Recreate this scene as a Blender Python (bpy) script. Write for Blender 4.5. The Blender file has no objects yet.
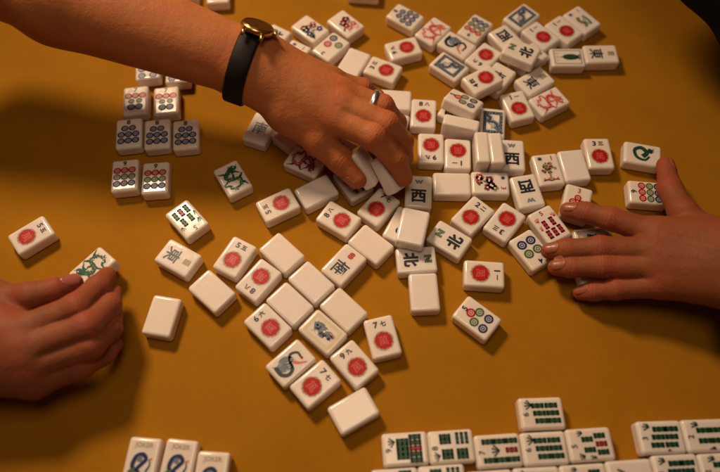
import bpy, bmesh, math, random
import numpy as np
from mathutils import Vector, Matrix, Euler

random.seed(7)
rng = np.random.default_rng(11)
scene = bpy.context.scene
COL = scene.collection

# ------------------------------------------------------------------ camera
W_PX, H_PX = 720.0, 472.0
F_PX = 653.0
PITCH = math.radians(63.0)
TW, TL, TH = .0213, .0300, .0113           # a tile: width, length, thickness
DIST = .496
CAM = Vector((0, -DIST * math.cos(PITCH), TH + DIST * math.sin(PITCH)))
FWD = Vector((0, math.cos(PITCH), -math.sin(PITCH)))
UPV = Vector((0, math.sin(PITCH), math.cos(PITCH)))
RGT = Vector((1, 0, 0))


def at(u, v, z):
    """the point of the plane at height z seen at photo pixel (u, v)"""
    d = FWD + RGT * ((u - W_PX / 2) / F_PX) - UPV * ((v - H_PX / 2) / F_PX)
    t = (z - CAM.z) / d.z
    return CAM + d * t


cam_data = bpy.data.cameras.new('camera')
cam = bpy.data.objects.new('camera', cam_data)
COL.objects.link(cam)
cam.location = CAM
cam.rotation_euler = (math.pi / 2 - PITCH, 0, 0)
cam_data.sensor_width = 36
cam_data.lens = F_PX / W_PX * 36
cam_data.clip_start = .01
cam_data.clip_end = 50
cam_data.dof.use_dof = True
cam_data.dof.focus_distance = .50
cam_data.dof.aperture_fstop = 3.2
scene.camera = cam


# ------------------------------------------------------------------ helpers
def tag(o, label=None, cat=None, group=None, kind=None):
    if label: o['label'] = label
    if cat: o['category'] = cat
    if group: o['group'] = group
    if kind: o['kind'] = kind
    return o


def link(name, me, parent=None):
    o = bpy.data.objects.new(name, me)
    COL.objects.link(o)
    if parent is not None:
        o.parent = parent
        o.matrix_parent_inverse = parent.matrix_world.inverted()
    return o


def nodes_of(name):
    m = bpy.data.materials.new(name)
    m.use_nodes = True
    nt = m.node_tree
    return m, nt, nt.nodes['Principled BSDF']


def simple(name, col, rough=.5, metal=0., spec=.5, coat=0.):
    m, nt, b = nodes_of(name)
    b.inputs['Base Color'].default_value = (*col, 1)
    b.inputs['Roughness'].default_value = rough
    b.inputs['Metallic'].default_value = metal
    b.inputs['Specular IOR Level'].default_value = spec
    b.inputs['Coat Weight'].default_value = coat
    b.inputs['Coat Roughness'].default_value = .08
    return m


def N(nt, kind, **kw):
    n = nt.nodes.new(kind)
    for k, v in kw.items():
        if k in n.inputs.keys():
            n.inputs[k].default_value = v
        else:
            setattr(n, k, v)
    return n


def noise(nt, scale, detail=3, coord='Object', rough=.55):
    tc = nt.nodes.new('ShaderNodeTexCoord')
    n = N(nt, 'ShaderNodeTexNoise')
    n.inputs['Scale'].default_value = scale
    n.inputs['Detail'].default_value = detail
    n.inputs['Roughness'].default_value = rough
    nt.links.new(tc.outputs[coord], n.inputs['Vector'])
    return n


def ramp(nt, src, stops):
    r = nt.nodes.new('ShaderNodeValToRGB')
    e = r.color_ramp.elements
    while len(e) < len(stops): e.new(.5)
    for i, (p, c) in enumerate(stops):
        e[i].position = p
        e[i].color = (*c, 1) if len(c) == 3 else c
    nt.links.new(src, r.inputs['Fac'])
    return r


def bump(nt, bsdf, src, strength, dist, prev=None):
    b = nt.nodes.new('ShaderNodeBump')
    b.inputs['Strength'].default_value = strength
    b.inputs['Distance'].default_value = dist
    nt.links.new(src, b.inputs['Height'])
    if prev is not None: nt.links.new(prev.outputs['Normal'], b.inputs['Normal'])
    nt.links.new(b.outputs['Normal'], bsdf.inputs['Normal'])
    return b


# ------------------------------------------------------------------ materials
def tile_material():
    m, nt, b = nodes_of('ivory plastic')
    n = noise(nt, 45, 4)
    r = ramp(nt, n.outputs['Fac'], [(.3, (.78, .68, .615)), (.7, (.82, .735, .675))])
    oi = nt.nodes.new('ShaderNodeObjectInfo')
    ml = nt.nodes.new('ShaderNodeMath'); ml.operation = 'MULTIPLY'; ml.inputs[1].default_value = .55
    nt.links.new(oi.outputs['Random'], ml.inputs[0])
    mx = nt.nodes.new('ShaderNodeMix'); mx.data_type = 'RGBA'
    nt.links.new(ml.outputs[0], mx.inputs['Factor'])
    nt.links.new(r.outputs['Color'], mx.inputs['A'])
    mx.inputs['B'].default_value = (.80, .68, .54, 1)
    nt.links.new(mx.outputs['Result'], b.inputs['Base Color'])
    n2 = noise(nt, 180, 4)
    r2 = ramp(nt, n2.outputs['Fac'], [(.35, (.11, .11, .11)), (.75, (.22, .22, .22))])
    nt.links.new(r2.outputs['Color'], b.inputs['Roughness'])
    b.inputs['IOR'].default_value = 1.52
    b.inputs['Subsurface Weight'].default_value = .45
    b.inputs['Subsurface Radius'].default_value = (1, .75, .5)
    b.inputs['Subsurface Scale'].default_value = .005
    n3 = noise(nt, 120, 2)
    bump(nt, b, n3.outputs['Fac'], .12, .0004)
    return m


MT = tile_material()
INK = {
    'k': simple('black ink', (.012, .013, .022), .45),
    'g': simple('green ink', (.012, .085, .030), .45, 0, .3),
    'd': simple('deep green ink', (.012, .045, .028), .45),
    'o': simple('olive ink', (.17, .16, .055), .5),
    'b': simple('blue ink', (.014, .026, .10), .45, 0, .25),
    's': simple('slate blue ink', (.13, .16, .19), .45),
    'r': simple('red ink', (.42, .007, .006), .45, 0, .25),
    'm': simple('pink red ink', (.62, .12, .10), .45),
    'c': simple('carmine ink', (.22, .03, .06), .45),
    'p': simple('pale pink ink', (.80, .40, .33), .45),
    'w': simple('ivory ink', (.80, .73, .63), .4),
    'n': simple('gold brown ink', (.30, .21, .10), .5),
    'y': simple('yellow ink', (.62, .50, .20), .5),
    'l': simple('leaf green ink', (.055, .115, .025), .5),
    'h': simple('faded brown ink', (.42, .27, .17), .5),
}


# ------------------------------------------------------------------ tile artwork: flat coloured shapes in mm
GLY = {}


def glyph(ch, bold=.0):
    key = (ch, bold)
    if key not in GLY:
        cu = bpy.data.curves.new('glyph', 'FONT')
        cu.body = ch
        cu.size = 1
        cu.offset = bold
        cu.resolution_u = 3
        ob = bpy.data.objects.new('glyph', cu)
        COL.objects.link(ob)
        dg = bpy.context.evaluated_depsgraph_get()
        dg.update()
        me = ob.evaluated_get(dg).to_mesh()
        vs = np.array([v.co[:2] for v in me.vertices]) if len(me.vertices) else np.zeros((0, 2))
        fs = [tuple(p.vertices) for p in me.polygons]
        ob.evaluated_get(dg).to_mesh_clear()
        bpy.data.objects.remove(ob)
        bpy.data.curves.remove(cu)
        if len(vs):
            lo, hi = vs.min(0), vs.max(0)
            vs = vs - (lo + hi) / 2
            vs = vs / max(hi - lo)
        GLY[key] = (vs, fs)
    return GLY[key]


class Art:
    def __init__(s):
        s.v, s.f, s.m = [], [], []
        s.layer = 1
        s.jit = random.Random(5)

    def up(s): s.layer += 1

    def poly(s, pts, mat):
        n = len(s.v)
        a = sum(pts[i][0] * pts[(i + 1) % len(pts)][1] - pts[(i + 1) % len(pts)][0] * pts[i][1] for i in range(len(pts)))
        if a < 0: pts = pts[::-1]
        s.v += [(p[0], p[1], s.layer) for p in pts]
        s.f.append(tuple(range(n, n + len(pts))))
        s.m.append(mat)

    def disc(s, x, y, r, mat, n=18, ry=None, wob=0, rot=0):
        ry = ry or r
        pts = []
        for i in range(n):
            a = 2 * math.pi * i / n
            k = 1 + (s.jit.uniform(-wob, wob) if wob else 0)
            px, py = r * k * math.cos(a), ry * k * math.sin(a)
            pts.append((x + px * math.cos(rot) - py * math.sin(rot), y + px * math.sin(rot) + py * math.cos(rot)))
        s.poly(pts, mat)

    def ring(s, x, y, r0, r1, mat, n=18):
        for i in range(n):
            a, b = 2 * math.pi * i / n, 2 * math.pi * (i + 1) / n
            s.poly([(x + r0 * math.cos(a), y + r0 * math.sin(a)), (x + r1 * math.cos(a), y + r1 * math.sin(a)),
                    (x + r1 * math.cos(b), y + r1 * math.sin(b)), (x + r0 * math.cos(b), y + r0 * math.sin(b))], mat)

    def rect(s, x, y, w, h, mat, rot=0):
        c, d = math.cos(rot), math.sin(rot)
        s.poly([(x + a * c - b * d, y + a * d + b * c) for a, b in ((-w / 2, -h / 2), (w / 2, -h / 2), (w / 2, h / 2), (-w / 2, h / 2))], mat)

    def stroke(s, pts, w0, mat, w1=None, steps=6):
        w1 = w0 if w1 is None else w1
        P = [np.array(p, float) for p in pts]
        if len(P) > 2:                                  # catmull-rom
            Q = []
            ext = [2 * P[0] - P[1]] + P + [2 * P[-1] - P[-2]]
            for i in range(1, len(ext) - 2):
                a, b, c, d = ext[i - 1:i + 3]
                for k in range(steps):
                    t = k / steps
                    Q.append(.5 * ((2 * b) + (c - a) * t + (2 * a - 5 * b + 4 * c - d) * t * t + (3 * b - a - 3 * c + d) * t ** 3))
            Q.append(P[-1])
            P = Q
        L, R = [], []
        for i, p in enumerate(P):
            t = P[min(i + 1, len(P) - 1)] - P[max(i - 1, 0)]
            t = t / (np.linalg.norm(t) + 1e-9)
            nn = np.array((-t[1], t[0]))
            w = w0 + (w1 - w0) * i / (len(P) - 1)
            L.append(p + nn * w / 2); R.append(p - nn * w / 2)
        for i in range(len(P) - 1):
            s.poly([tuple(R[i]), tuple(R[i + 1]), tuple(L[i + 1]), tuple(L[i])], mat)

    def text(s, ch, x, y, size, mat, rot=0, bold=.0, sx=1):
        vs, fs = glyph(ch, bold)
        c, d = math.cos(rot), math.sin(rot)
        n = len(s.v)
        for vx, vy in vs * size:
            vx *= sx
            s.v.append((x + vx * c - vy * d, y + vx * d + vy * c, s.layer))
        for f in fs:
            s.f.append(tuple(n + i for i in f)); s.m.append(mat)

    def rosette(s, x, y, r, mat, plain=False):
        L = s.layer
        s.disc(x, y, r * 1.06, mat, 20); s.layer = L + 1
        s.ring(x, y, r * .50, r * .60, 'w', 16)
        s.layer = L + 2
        s.disc(x, y, r * .15, 'w', 8)
        for k in range(5):
            a = k * 1.2566 + .3
            s.disc(x + r * .32 * math.cos(a), y + r * .32 * math.sin(a), r * .065, 'w', 6)
        s.layer = L

    def stick(s, x, y, mat, rot=0, L=8., w=3.3):
        lay = s.layer
        c, d = math.cos(rot), math.sin(rot)
        s.rect(x, y, w * .96, L * 1.06, mat, rot)
        for k in (-1, 0, 1):
            yy = k * L * .40
            s.rect(x - yy * d, y + yy * c, w * 1.06, L * .16, mat, rot)
        s.layer = lay + 1
        s.rect(x, y, w * .34, L * .8, 'd' if mat != 'r' else 'c', rot)
        s.layer = lay + 2
        for k in (-.22, .22):
            s.rect(x - k * L * d, y + k * L * c, w * .7, .2, 'l' if mat != 'r' else 'm', rot)
        s.layer = lay

    def sprig(s, x, y, size, mat='g', rot=0):
        for a in (-.75, -.3, .2, .7):
            b = a + rot + math.pi / 2
            s.stroke([(x, y), (x + math.cos(b) * size * .5, y + math.sin(b) * size * .5), (x + math.cos(b) * size * 1.1, y + math.sin(b) * size * 1.1)], size * .16, mat, size * .26)


NUM = ['', '一', '二', '三', '四', '五', '六', '七', '八', '九']


def art_crak(a, n, flip=False):
    j = a.jit
    for k in range(72):
        t = 2 * math.pi * k / 72 + j.uniform(-.04, .04)
        r1 = j.uniform(6.3, 8.0)
        s = .052
        a.poly([(4.2 * math.cos(t - s), -3.0 + 4.2 * math.sin(t - s)), (r1 * math.cos(t), -3.0 + r1 * math.sin(t)),
                (4.2 * math.cos(t + s), -3.0 + 4.2 * math.sin(t + s))], 'o' if k % 3 else 'c')
    a.up()
    a.disc(0, -3.0, 6.9, 'h', 44, wob=.09)
    a.up()
    for k in range(40):
        t = 2 * math.pi * k / 40 + j.uniform(-.05, .05)
        r1 = j.uniform(6.8, 8.2)
        a.poly([(4.2 * math.cos(t - .07), -3.0 + 4.2 * math.sin(t - .07)), (r1 * math.cos(t), -3.0 + r1 * math.sin(t)),
                (4.2 * math.cos(t + .07), -3.0 + 4.2 * math.sin(t + .07))], 'o' if k % 2 else 'c')
    a.up()
    a.disc(0, -3.0, 6.15, 'r', 44, wob=.075)
    a.up()
    a.text('萬', 0, -3.0, 6.8, 'm', bold=-.008)
    a.up()
    a.text(str(n), -2.7, 9.3, 4.6, 'k', bold=.03, sx=1.1)
    a.text(NUM[n], 2.6, 9.3, 4.2, 'k', bold=.04)


DOTS = {
    0: [(-4.4, -10.0, 2.9, 'b'), (4.4, -10.0, 2.9, 'b'), (-4.4, -3, 2.9, 'b'), (4.4, -3, 2.9, 'b')],
    1: [(0, -1.5, 5, 'r')],
    2: [(0, 3, 3.2, 'g'), (0, -6, 3.2, 'b')],
    3: [(4.2, -8, 3.2, 'b'), (-4.2, -4.8, 3.2, 'l'), (3.6, 0, 3.2, 'r')],
    4: [(-3.8, 1.8, 3.3, 'l'), (3.8, 1.8, 3.3, 'l'), (-3.8, -6.2, 3.3, 'b'), (3.8, -6.2, 3.3, 'b')],
    5: [(0, 5.2, 3.0, 'r'), (-3.9, -.2, 3.0, 'l'), (3.9, .9, 3.0, 'l'), (-3.9, -7.4, 3.0, 'b'), (3.9, -6.6, 3.0, 'b')],
    7: [(x, 4.4, 2.75, 'r') for x in (-5.4, 0, 5.4)] + [(-3, -.9, 2.3, 'l'), (3, -.9, 2.3, 'l')] + [(-2.9, -6.8, 2.9, 'b'), (2.9, -6.8, 2.9, 'b')],
    8: [(-2.8, 4.6, 2.6, 'b'), (2.8, 4.6, 2.6, 'b')] + [(x, -1.2, 2.65, 'b') for x in (-5.4, 0, 5.4)] + [(x, -7.2, 2.65, 'b') for x in (-5.4, 0, 5.4)],
    9: [(x, 4.2, 2.6, 'r') for x in (-5.3, 0, 5.3)] + [(x, -1.6, 2.6, 'l') for x in (-5.3, 0, 5.3)] + [(x, -7.4, 2.6, 'b') for x in (-5.3, 0, 5.3)],
}


def art_dot(a, n):
    for x, y, r, m in DOTS[n]: a.rosette(x, y, r, m)
    a.up(); a.up(); a.up()
    if n: a.text(str(n), 0, 10.2, 4.2, 'k', bold=.03)


def art_bam(a, n, mat='g', digit='k'):
    S = a.stick
    if n == 2:
        for x in (3.2, -3.2): S(x, 2.0, mat); S(x, -6.4, mat)
        a.sprig(6.2, 4.5, 4, 'd', -.5); a.sprig(-7, -3, 3.6, 'd', 1.2)
    elif n == 3:
        for x in (4.8, 0, -4.8): S(x, 2.0 - .3 * x, mat); S(x, -6.6 - .2 * x, mat)
        a.sprig(6.2, 6.5, 4, 'd', -.3); a.sprig(-7.5, -3.5, 3.4, 'd', 1.5)
    elif n == 4:
        for x in (3.5, -3.5): S(x, 2.5, mat); S(x, -7, mat)
    elif n == 5:
        for x, y in ((5.0, -6.6), (-5.0, -7.2), (3.2, 1.6), (-3.2, 1.0)): S(x, y, mat, L=7)
        S(0, -7.0, 'r', L=7) if mat != 'r' else S(0, -7, mat, L=7)
        for x, y, r in ((7, 4.0, -.2), (-6.5, 4.8, .4), (-7.5, -2.2, .6)): a.sprig(x, y, 3.4, 'd' if mat != 'r' else 'm', r)
    elif n == 6:
        for x in (4.8, 0, -4.8): S(x, 1.6 + .15 * x, mat); S(x, -7.0 + .1 * x, mat)
        a.sprig(5.2, 6.2, 4.2, 'd', -.1)
    elif n == 7:
        for x in (5.6, -5.6):
            for y in (6.2, -1.4, -9.0): S(x, y, mat, L=7.4)
        S(0, -8.4, 'r', L=7.2); a.sprig(0, -.8, 4.6, 'd', 0)
    elif n == 8:
        for x in (6.2, 3.2): S(x, 3.6, mat, L=7)
        for x in (-3.0, -6.0): S(x, 2.8, mat, L=7)
        for y in (-4.2, -7.2, -10.2): S(4.8, y, mat, rot=math.pi / 2, L=7, w=2.1)
        for x in (-3.0, -6.2): S(x, -6.6, mat, L=7)
        a.sprig(-5.2, 7.6, 3.6, 'd', .2)
    elif n == 9:
        for x in (4.8, 1.6, -1.6, -4.8): S(x, 1.6, mat, L=7.6)
        for x in (7.0, 3.5, 0, -3.5, -7.0): S(x, -6.6, 'r' if x == 0 else mat, L=7.6)
        a.sprig(4.6, 6.4, 4, 'd', .2)
    elif n == 1:
        S(0, -4.5, 'r', L=12, w=3); a.sprig(2.5, 3, 5, 'd', .3); a.sprig(-2.5, 1.0, 4, 'g', -.5)
    a.up(); a.up(); a.up()
    a.text(str(n), -.6, 10.6, 3.9, digit, bold=.02)


def art_wind(a, ch, letter, mat, label=True, low=False):
    y = -4.2 if not low else 0
    a.text(ch, 0, y, 12.0, 'k', bold={'北': .05, '西': .035}.get(ch, .018))
    if label:
        a.text(letter, 0, 8.6, 5.6, mat, bold=.09, sx=1.25)
        a.up()
        for k in range(3): a.rect(0, 7.0 + k * 1.5, 8, .12, 'w')


def art_dragon(a, mat, mat2, seed=0):
    j = a.jit
    body = [(-6, -8.5), (-1, -10), (4.8, -7.6), (4.6, -2.6), (-1.5, -1.4), (-4.8, 2.4), (-1.2, 6.2), (3.4, 7.2)]
    for p, q in (((3.5, -6), (8.4, -10.5)), ((4.5, -3), (8.4, .2)), ((-2.0, -1), (-8, -3.6)), ((-3.4, 3.5), (-8.2, 7.2)), ((-4, -8), (-8.4, -5.4)), ((1, 4.8), (6.4, 2.6)), ((0, -1), (1.5, 2.5))):
        a.stroke([p, ((p[0] + q[0]) / 2 + .8, (p[1] + q[1]) / 2 + .8), q], 2.5, mat, 1.0)
        for k in (-1.1, 0, 1.1): a.stroke([q, (q[0] + (q[0] - p[0]) * .22 + k, q[1] + (q[1] - p[1]) * .22 - k)], .8, mat, .3)
    for i_ in range(1, len(body) - 1):
        x, y = body[i_]
        for k in range(4):
            t = j.uniform(0, 6.28)
            a.stroke([(x, y), (x + 3.2 * math.cos(t), y + 3.2 * math.sin(t))], 1.3, mat2 if k % 2 else mat, .2)
    a.up()
    a.stroke(body, 1.6, mat, 4.0)
    a.up()
    a.disc(4.2, 8.4, 3.2, mat, 12, ry=2.4, wob=.2)
    a.up()
    a.stroke(body[1:7], .5, mat2, 1.4)
    for i_ in range(22):
        f = i_ / 21 * (len(body) - 2); k = int(f); f -= k
        x = body[k][0] * (1 - f) + body[k + 1][0] * f; y = body[k][1] * (1 - f) + body[k + 1][1] * f
        a.disc(x + j.uniform(-.7, .7), y + j.uniform(-.7, .7), .38, 'w', 6)
    a.disc(4.9, 8.9, .55, 'w', 8)
    for k in range(7):
        a.stroke([(3.0, 9.2), (1.0 - .5 * k, 11.8 - .7 * k)], .7, mat, .15)
    a.stroke([(6.2, 8), (8.6, 10.4)], .8, mat2, .2)


def art_soap(a):
    for x, y, w, h in ((0, 9.3, 15, 3.0), (0, -9.3, 15, 3.0), (-6.3, 0, 2.6, 16), (6.3, 0, 2.6, 16)): a.rect(x, y, w, h, 's')
    a.up()
    j = a.jit
    for k in range(26):
        t = k / 26 * 4
        sx, sy = [(-7 + 14 * (t % 1), 9.3), (6.4, 9 - 18 * (t % 1)), (7 - 14 * (t % 1), -9.3), (-6.4, -9 + 18 * (t % 1))][int(t)]
        a.ring(sx, sy, .5, 1.2, 'b' if k % 2 else 'k', 8)
        a.disc(sx + j.uniform(-.4, .4), sy + j.uniform(-.4, .4), .4, 'w', 6)
    a.up()
    a.stroke([(-6, 7.6), (-2, 4.8), (-4, 1), (1, .6), (4, -3), (2.4, -5.2), (6, -8)], 3.2, 's', 2.4)
    a.up()
    a.stroke([(-5, 7), (-2, 4), (-3, .6), (1, 0), (3.6, -3.4), (5, -7)], 1.0, 'b', .6)
    for k in range(12):
        a.stroke([(j.uniform(-5, 5), j.uniform(-7, 7)), (j.uniform(-5, 5), j.uniform(-7, 7))][:1] * 1 + [(j.uniform(-5, 0), j.uniform(-7, -4))], .35, 's', .2)
    a.up()
    a.poly([(1, 6.8), (5.0, 6.8), (5.0, 1.6), (3.4, .8), (1.6, 3.0)], 'w')
    a.poly([(-5, -6.8), (-1, -6.8), (-1.6, -3.2), (-4.4, -.8), (-5, -2)], 'w')


def art_framed(a, fr, fig, fig2, seed):
    for x, y, w, h in ((0, 11.4, 16.2, .7), (0, -11.4, 16.2, .7), (-7.8, 0, .7, 22.2), (7.8, 0, .7, 22.2)): a.rect(x, y, w, h, fr)
    for x, y, w, h in ((0, 10.2, 13.2, .4), (0, -10.2, 13.2, .4), (-6.5, 0, .4, 20), (6.5, 0, .4, 20)): a.rect(x, y, w, h, fr)
    j = random.Random(seed)
    a.up()
    a.stroke([(-1, 7.5), (2, 3), (-2, -1), (1.5, -5), (0, -8)], 6.5, fig, 3.4)
    a.up()
    for k in range(9):
        x, y = j.uniform(-4.6, 4.6), j.uniform(-8, 8)
        a.stroke([(x * .3, y), (x, y + j.uniform(-2, 2)), (x * 1.15, y + j.uniform(-2, 2))], 2.4, fig if k % 2 else fig2, .5)
    a.up()
    for k in range(26):
        x, y = j.uniform(-4.5, 4.5), j.uniform(-9, 8)
        a.stroke([(x, y), (x + j.uniform(-1.6, 1.6), y + j.uniform(-1.6, 1.6))], .45, ['m', 'w', fig2, 'k', 'l'][k % 5], .15)
    for k in range(5): a.disc(j.uniform(-4, 4), j.uniform(-9, 2), .8, ['m', 'w', fig2][k % 3], 8)


def art_green_framed(a):
    for x, y, w, h in ((0, 11.6, 15.4, .6), (0, -11.6, 15.4, .6), (-7.5, 0, .6, 22.6), (7.5, 0, .6, 22.6)): a.rect(x, y, w, h, 'l')
    a.up()
    a.disc(0, -2.5, 3.3, 'd', 16, ry=7.2)
    a.stroke([(0, 4.5), (0, 7.4)], 1.0, 'd', .4)
    a.sprig(0, -7.5, 4, 'g', math.pi)
    a.up()
    a.stroke([(0, 3.6), (.4, -2), (0, -8.5)], .5, 'l', .3)
    for k in range(3): a.text('中', -4 + 4 * k, 9.2, 2.2, 'm')


def art_flower(a, cols, seed, kind='bloom', num='1', marks=True):
    j = random.Random(seed)
    a.jit = j
    if kind == 'bloom':
        a.stroke([(-4, -10), (-1, -5), (1, 0), (4.5, 4)], .9, 'n', .5)
        a.stroke([(-1, -5), (-4.5, -1), (-5, 3)], .7, 'n', .4)
        a.up()
        for k in range(9):
            a.disc(j.uniform(-6, 6), j.uniform(-10, 3), j.uniform(1.6, 2.5), 'l' if k % 2 else 'g', 8, ry=.9, rot=j.uniform(0, 3))
        a.up()
        for k in range(8):
            x, y, c = j.uniform(-5.2, 5.2), j.uniform(-9, 4.5), cols[k % len(cols)]
            r = j.uniform(2.0, 2.9)
            for q in range(5):
                t = q * 1.2566 + j.uniform(0, .4)
                a.disc(x + r * .75 * math.cos(t), y + r * .75 * math.sin(t), r * .55, c, 8)
            a.up(); a.disc(x, y, r * .32, 'w', 8); a.layer -= 1
    elif kind == 'tree':
        a.stroke([(0, -9), (.3, -4), (-.4, 0)], 1.6, 'n', 1)
        for k in range(38):
            t, r = j.uniform(0, 6.28), j.uniform(.5, 5.6)
            a.disc(r * math.cos(t), 1.2 + r * math.sin(t) * .9, j.uniform(.7, 1.3), cols[k % len(cols)], 7, wob=.25)
            if k % 6 == 5: a.up()
        a.up()
        a.stroke([(-6, -10), (-3, -9.3), (0, -10.1), (3, -9.4), (6, -10)], 1.2, 'c', .8)
        for k in range(4): a.disc(-5 + 3.3 * k, -8.4, .8, 'm', 7)
    elif kind == 'serpent':
        a.stroke([(1.5, 5), (5.2, 1.5), (3.5, -4.5), (-2.6, -6.3), (-5.4, -1.5), (-1.5, 2.8), (2.4, -.2)], 1.6, cols[0], 3.8)
        a.up()
        a.stroke([(1.5, 5), (5.2, 1.5), (3.5, -4.5), (-2.6, -6.3), (-5.4, -1.5), (-1.5, 2.8), (2.4, -.2)], .5, cols[1], .9)
        a.disc(-3.5, 5.3, 2.4, cols[0], 12, ry=1.9, rot=.5)
        for k in range(5): a.stroke([(-3.5, 5.3), (-6.5 + k, 8.4)], .6, cols[0], .2)
    elif kind == 'crane':
        a.disc(-1.5, -3, 4.6, 's', 18, ry=5.8, wob=.12)
        a.stroke([(-4, -9.5), (2, -9.8), (5.2, -6.5), (4.2, -2), (-.5, 0), (-4.2, 3.2), (-2.2, 7.6), (1.8, 7.4)], 2.8, 'k', 1.4)
        a.up()
        for k in range(22):
            x, y = j.uniform(-4.8, 2.4), j.uniform(-7, 2)
            a.stroke([(x, y), (x + .7, y + 1.8)], .35, 'w' if k % 2 else 'k', .12)
        for k in range(5): a.stroke([(-3 + k, -8.4), (-5.5 + 1.4 * k, -11.2)], .7, 'k', .2)
        a.stroke([(1, 1.5), (3.6, 3.6), (6.6, 8.4)], 2.2, 'm', .8)
        a.stroke([(0, 3.2), (5.5, 4.2)], 1.1, 'p', .4)
        a.disc(2.4, 7.5, 1.0, 'r', 8)
    elif kind == 'leaf':
        a.disc(0, -1, 5.2, 'd', 14, ry=3.6, wob=.15)
        a.up(); a.disc(-1, -1.6, 3.2, 'g', 12, ry=1.9, wob=.2)
    elif kind == 'vase':
        a.stroke([(-2, 4), (-3.6, 0), (-1.5, -5), (-3.5, -8.5)], 3.2, 'o', 2)
        a.stroke([(2.5, 3), (3.6, -3), (2.5, -8.5)], 1.7, 's', 2.2)
        a.up()
        for k in range(14): a.stroke([(j.uniform(-5, 5), j.uniform(-9, 4)), (j.uniform(-5, 5), j.uniform(-9, 4))], .4, cols[k % len(cols)], .2)
    if marks:
        a.up()
        for q in range(4): a.stroke([(-4.5, 9.6), (-4.5 + 1.9 * math.cos(q * .785), 9.6 + 1.9 * math.sin(q * .785))], .7, 'b', .4)
        for q in range(4): a.stroke([(-4.5, 9.6), (-4.5 - 1.9 * math.cos(q * .785), 9.6 - 1.9 * math.sin(q * .785))], .7, 'b', .4)
        a.text(num, 4.2, 9.6, 3.9, 'r', bold=.02)


def art_joker(a):
    a.text('JOKER', 0, 9.6, 12.2, 'n', bold=.02)
    for k in range(3): a.up(); a.rect(0, 8.4 + k * 1.2, 13, .16, 'w')
    a.up()
    a.stroke([(-2.5, -7), (-5, -3), (-3.6, 2.6), (.5, 4.2), (3, 1.4), (.6, -2), (-1.5, -5), (1.5, -8.5), (5.5, -8)], 2.8, 'b', 2.2)
    a.stroke([(4.2, -6.5), (6, -2), (5.0, 1.5)], 1.4, 'b', .6)
    a.up()
    a.disc(-1, 1.0, 1.7, 's', 12); a.disc(6.2, 1.6, .8, 'm', 8)
    a.disc(-5, -6.5, 2.6, 'l', 12, ry=1.6, rot=.6); a.disc(.2, -8.8, 3.6, 'l', 12, ry=1.4)
    a.stroke([(-4, -3), (-2, 2.8), (1.5, 2.2)], .5, 's', .4)


def art_redset(a):
    for k, (x, y) in enumerate(((-3.2, -1), (3.2, -1), (-3.2, -7.4), (3.2, -7.4))): a.rosette(x, y, 2.9, 'r')
    a.rosette(0, 3.6, 2.6, 'r')
    a.up(); a.up(); a.up()
    a.text('3', 0, 10.2, 4.2, 'r', bold=.02)


def art_reddot(a):
    a.rosette(0, 6.5, 3.0, 'c'); a.rosette(0, -5.5, 3, 'b')


def art_purple(a):
    art_dragon(a, 'c', 'm')


ARTS = {
    'crak': art_crak, 'dot': art_dot, 'bam': art_bam, 'wind': art_wind, 'dragon': art_dragon, 'soap': art_soap,
    'framed': art_framed, 'gframed': art_green_framed, 'flower': art_flower, 'joker': art_joker, 'redset': art_redset,
    'reddot': art_reddot, 'blank': lambda a: None,
}
TILE_MESH = {}
LAYER = .000035


def tile_mesh(spec):
    key = repr(spec)
    if key in TILE_MESH: return TILE_MESH[key]
    bm = bmesh.new()
    bmesh.ops.create_cube(bm, size=1)
    for v in bm.verts: v.co = Vector((v.co.x * TW, v.co.y * TL, (v.co.z + .5) * TH))
    bmesh.ops.bevel(bm, geom=bm.edges[:], offset=.0024, segments=6, profile=.5, affect='EDGES', clamp_overlap=True)
    for f in bm.faces: f.smooth = f.calc_area() < 4e-5
    me = bpy.data.meshes.new('mahjong_tile')
    me.materials.append(MT)
    a = Art()
    ARTS[spec[0]](a, *spec[1:])
    g = {'dot': 1.09, 'bam': 1.04, 'dragon': .98, 'flower': 1.08, 'soap': 1.06}.get(spec[0], 1.0)
    a.v = [(max(-9.0, min(9.0, x * g)), max(-13.2, min(13.2, y * (1 + (g - 1) * .7))), z) for x, y, z in a.v]
    mats = sorted(set(a.m))
    for k in mats: me.materials.append(INK[k])
    vs = [bm.verts.new((x * .001, y * .001, TH + LAYER * z)) for x, y, z in a.v]
    for f, m in zip(a.f, a.m):
        try:
            nf = bm.faces.new([vs[i] for i in f])
        except ValueError:
            continue
        nf.material_index = 1 + mats.index(m)
        nf.normal_update()
        if nf.normal.z < 0: nf.normal_flip()
    bm.to_mesh(me)
    bm.free()
    TILE_MESH[key] = me
    return me


# ------------------------------------------------------------------ the tiles
B = ('blank',)
def C(n): return ('crak', n)
def D(n): return ('dot', n)
def M(n): return ('bam', n)
WEST = ('wind', '西', 'W', 's'); NORTH = ('wind', '北', 'N', 'l'); EAST = ('wind', '東', 'E', 'n'); SOUTH = ('wind', '南', 'S', 'r')
SOUTH0 = ('wind', '南', 'S', 'r', False, True); NORTH0 = ('wind', '北', 'N', 'l', False, True); EAST0 = ('wind', '東', 'E', 'n', False, True)
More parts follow.
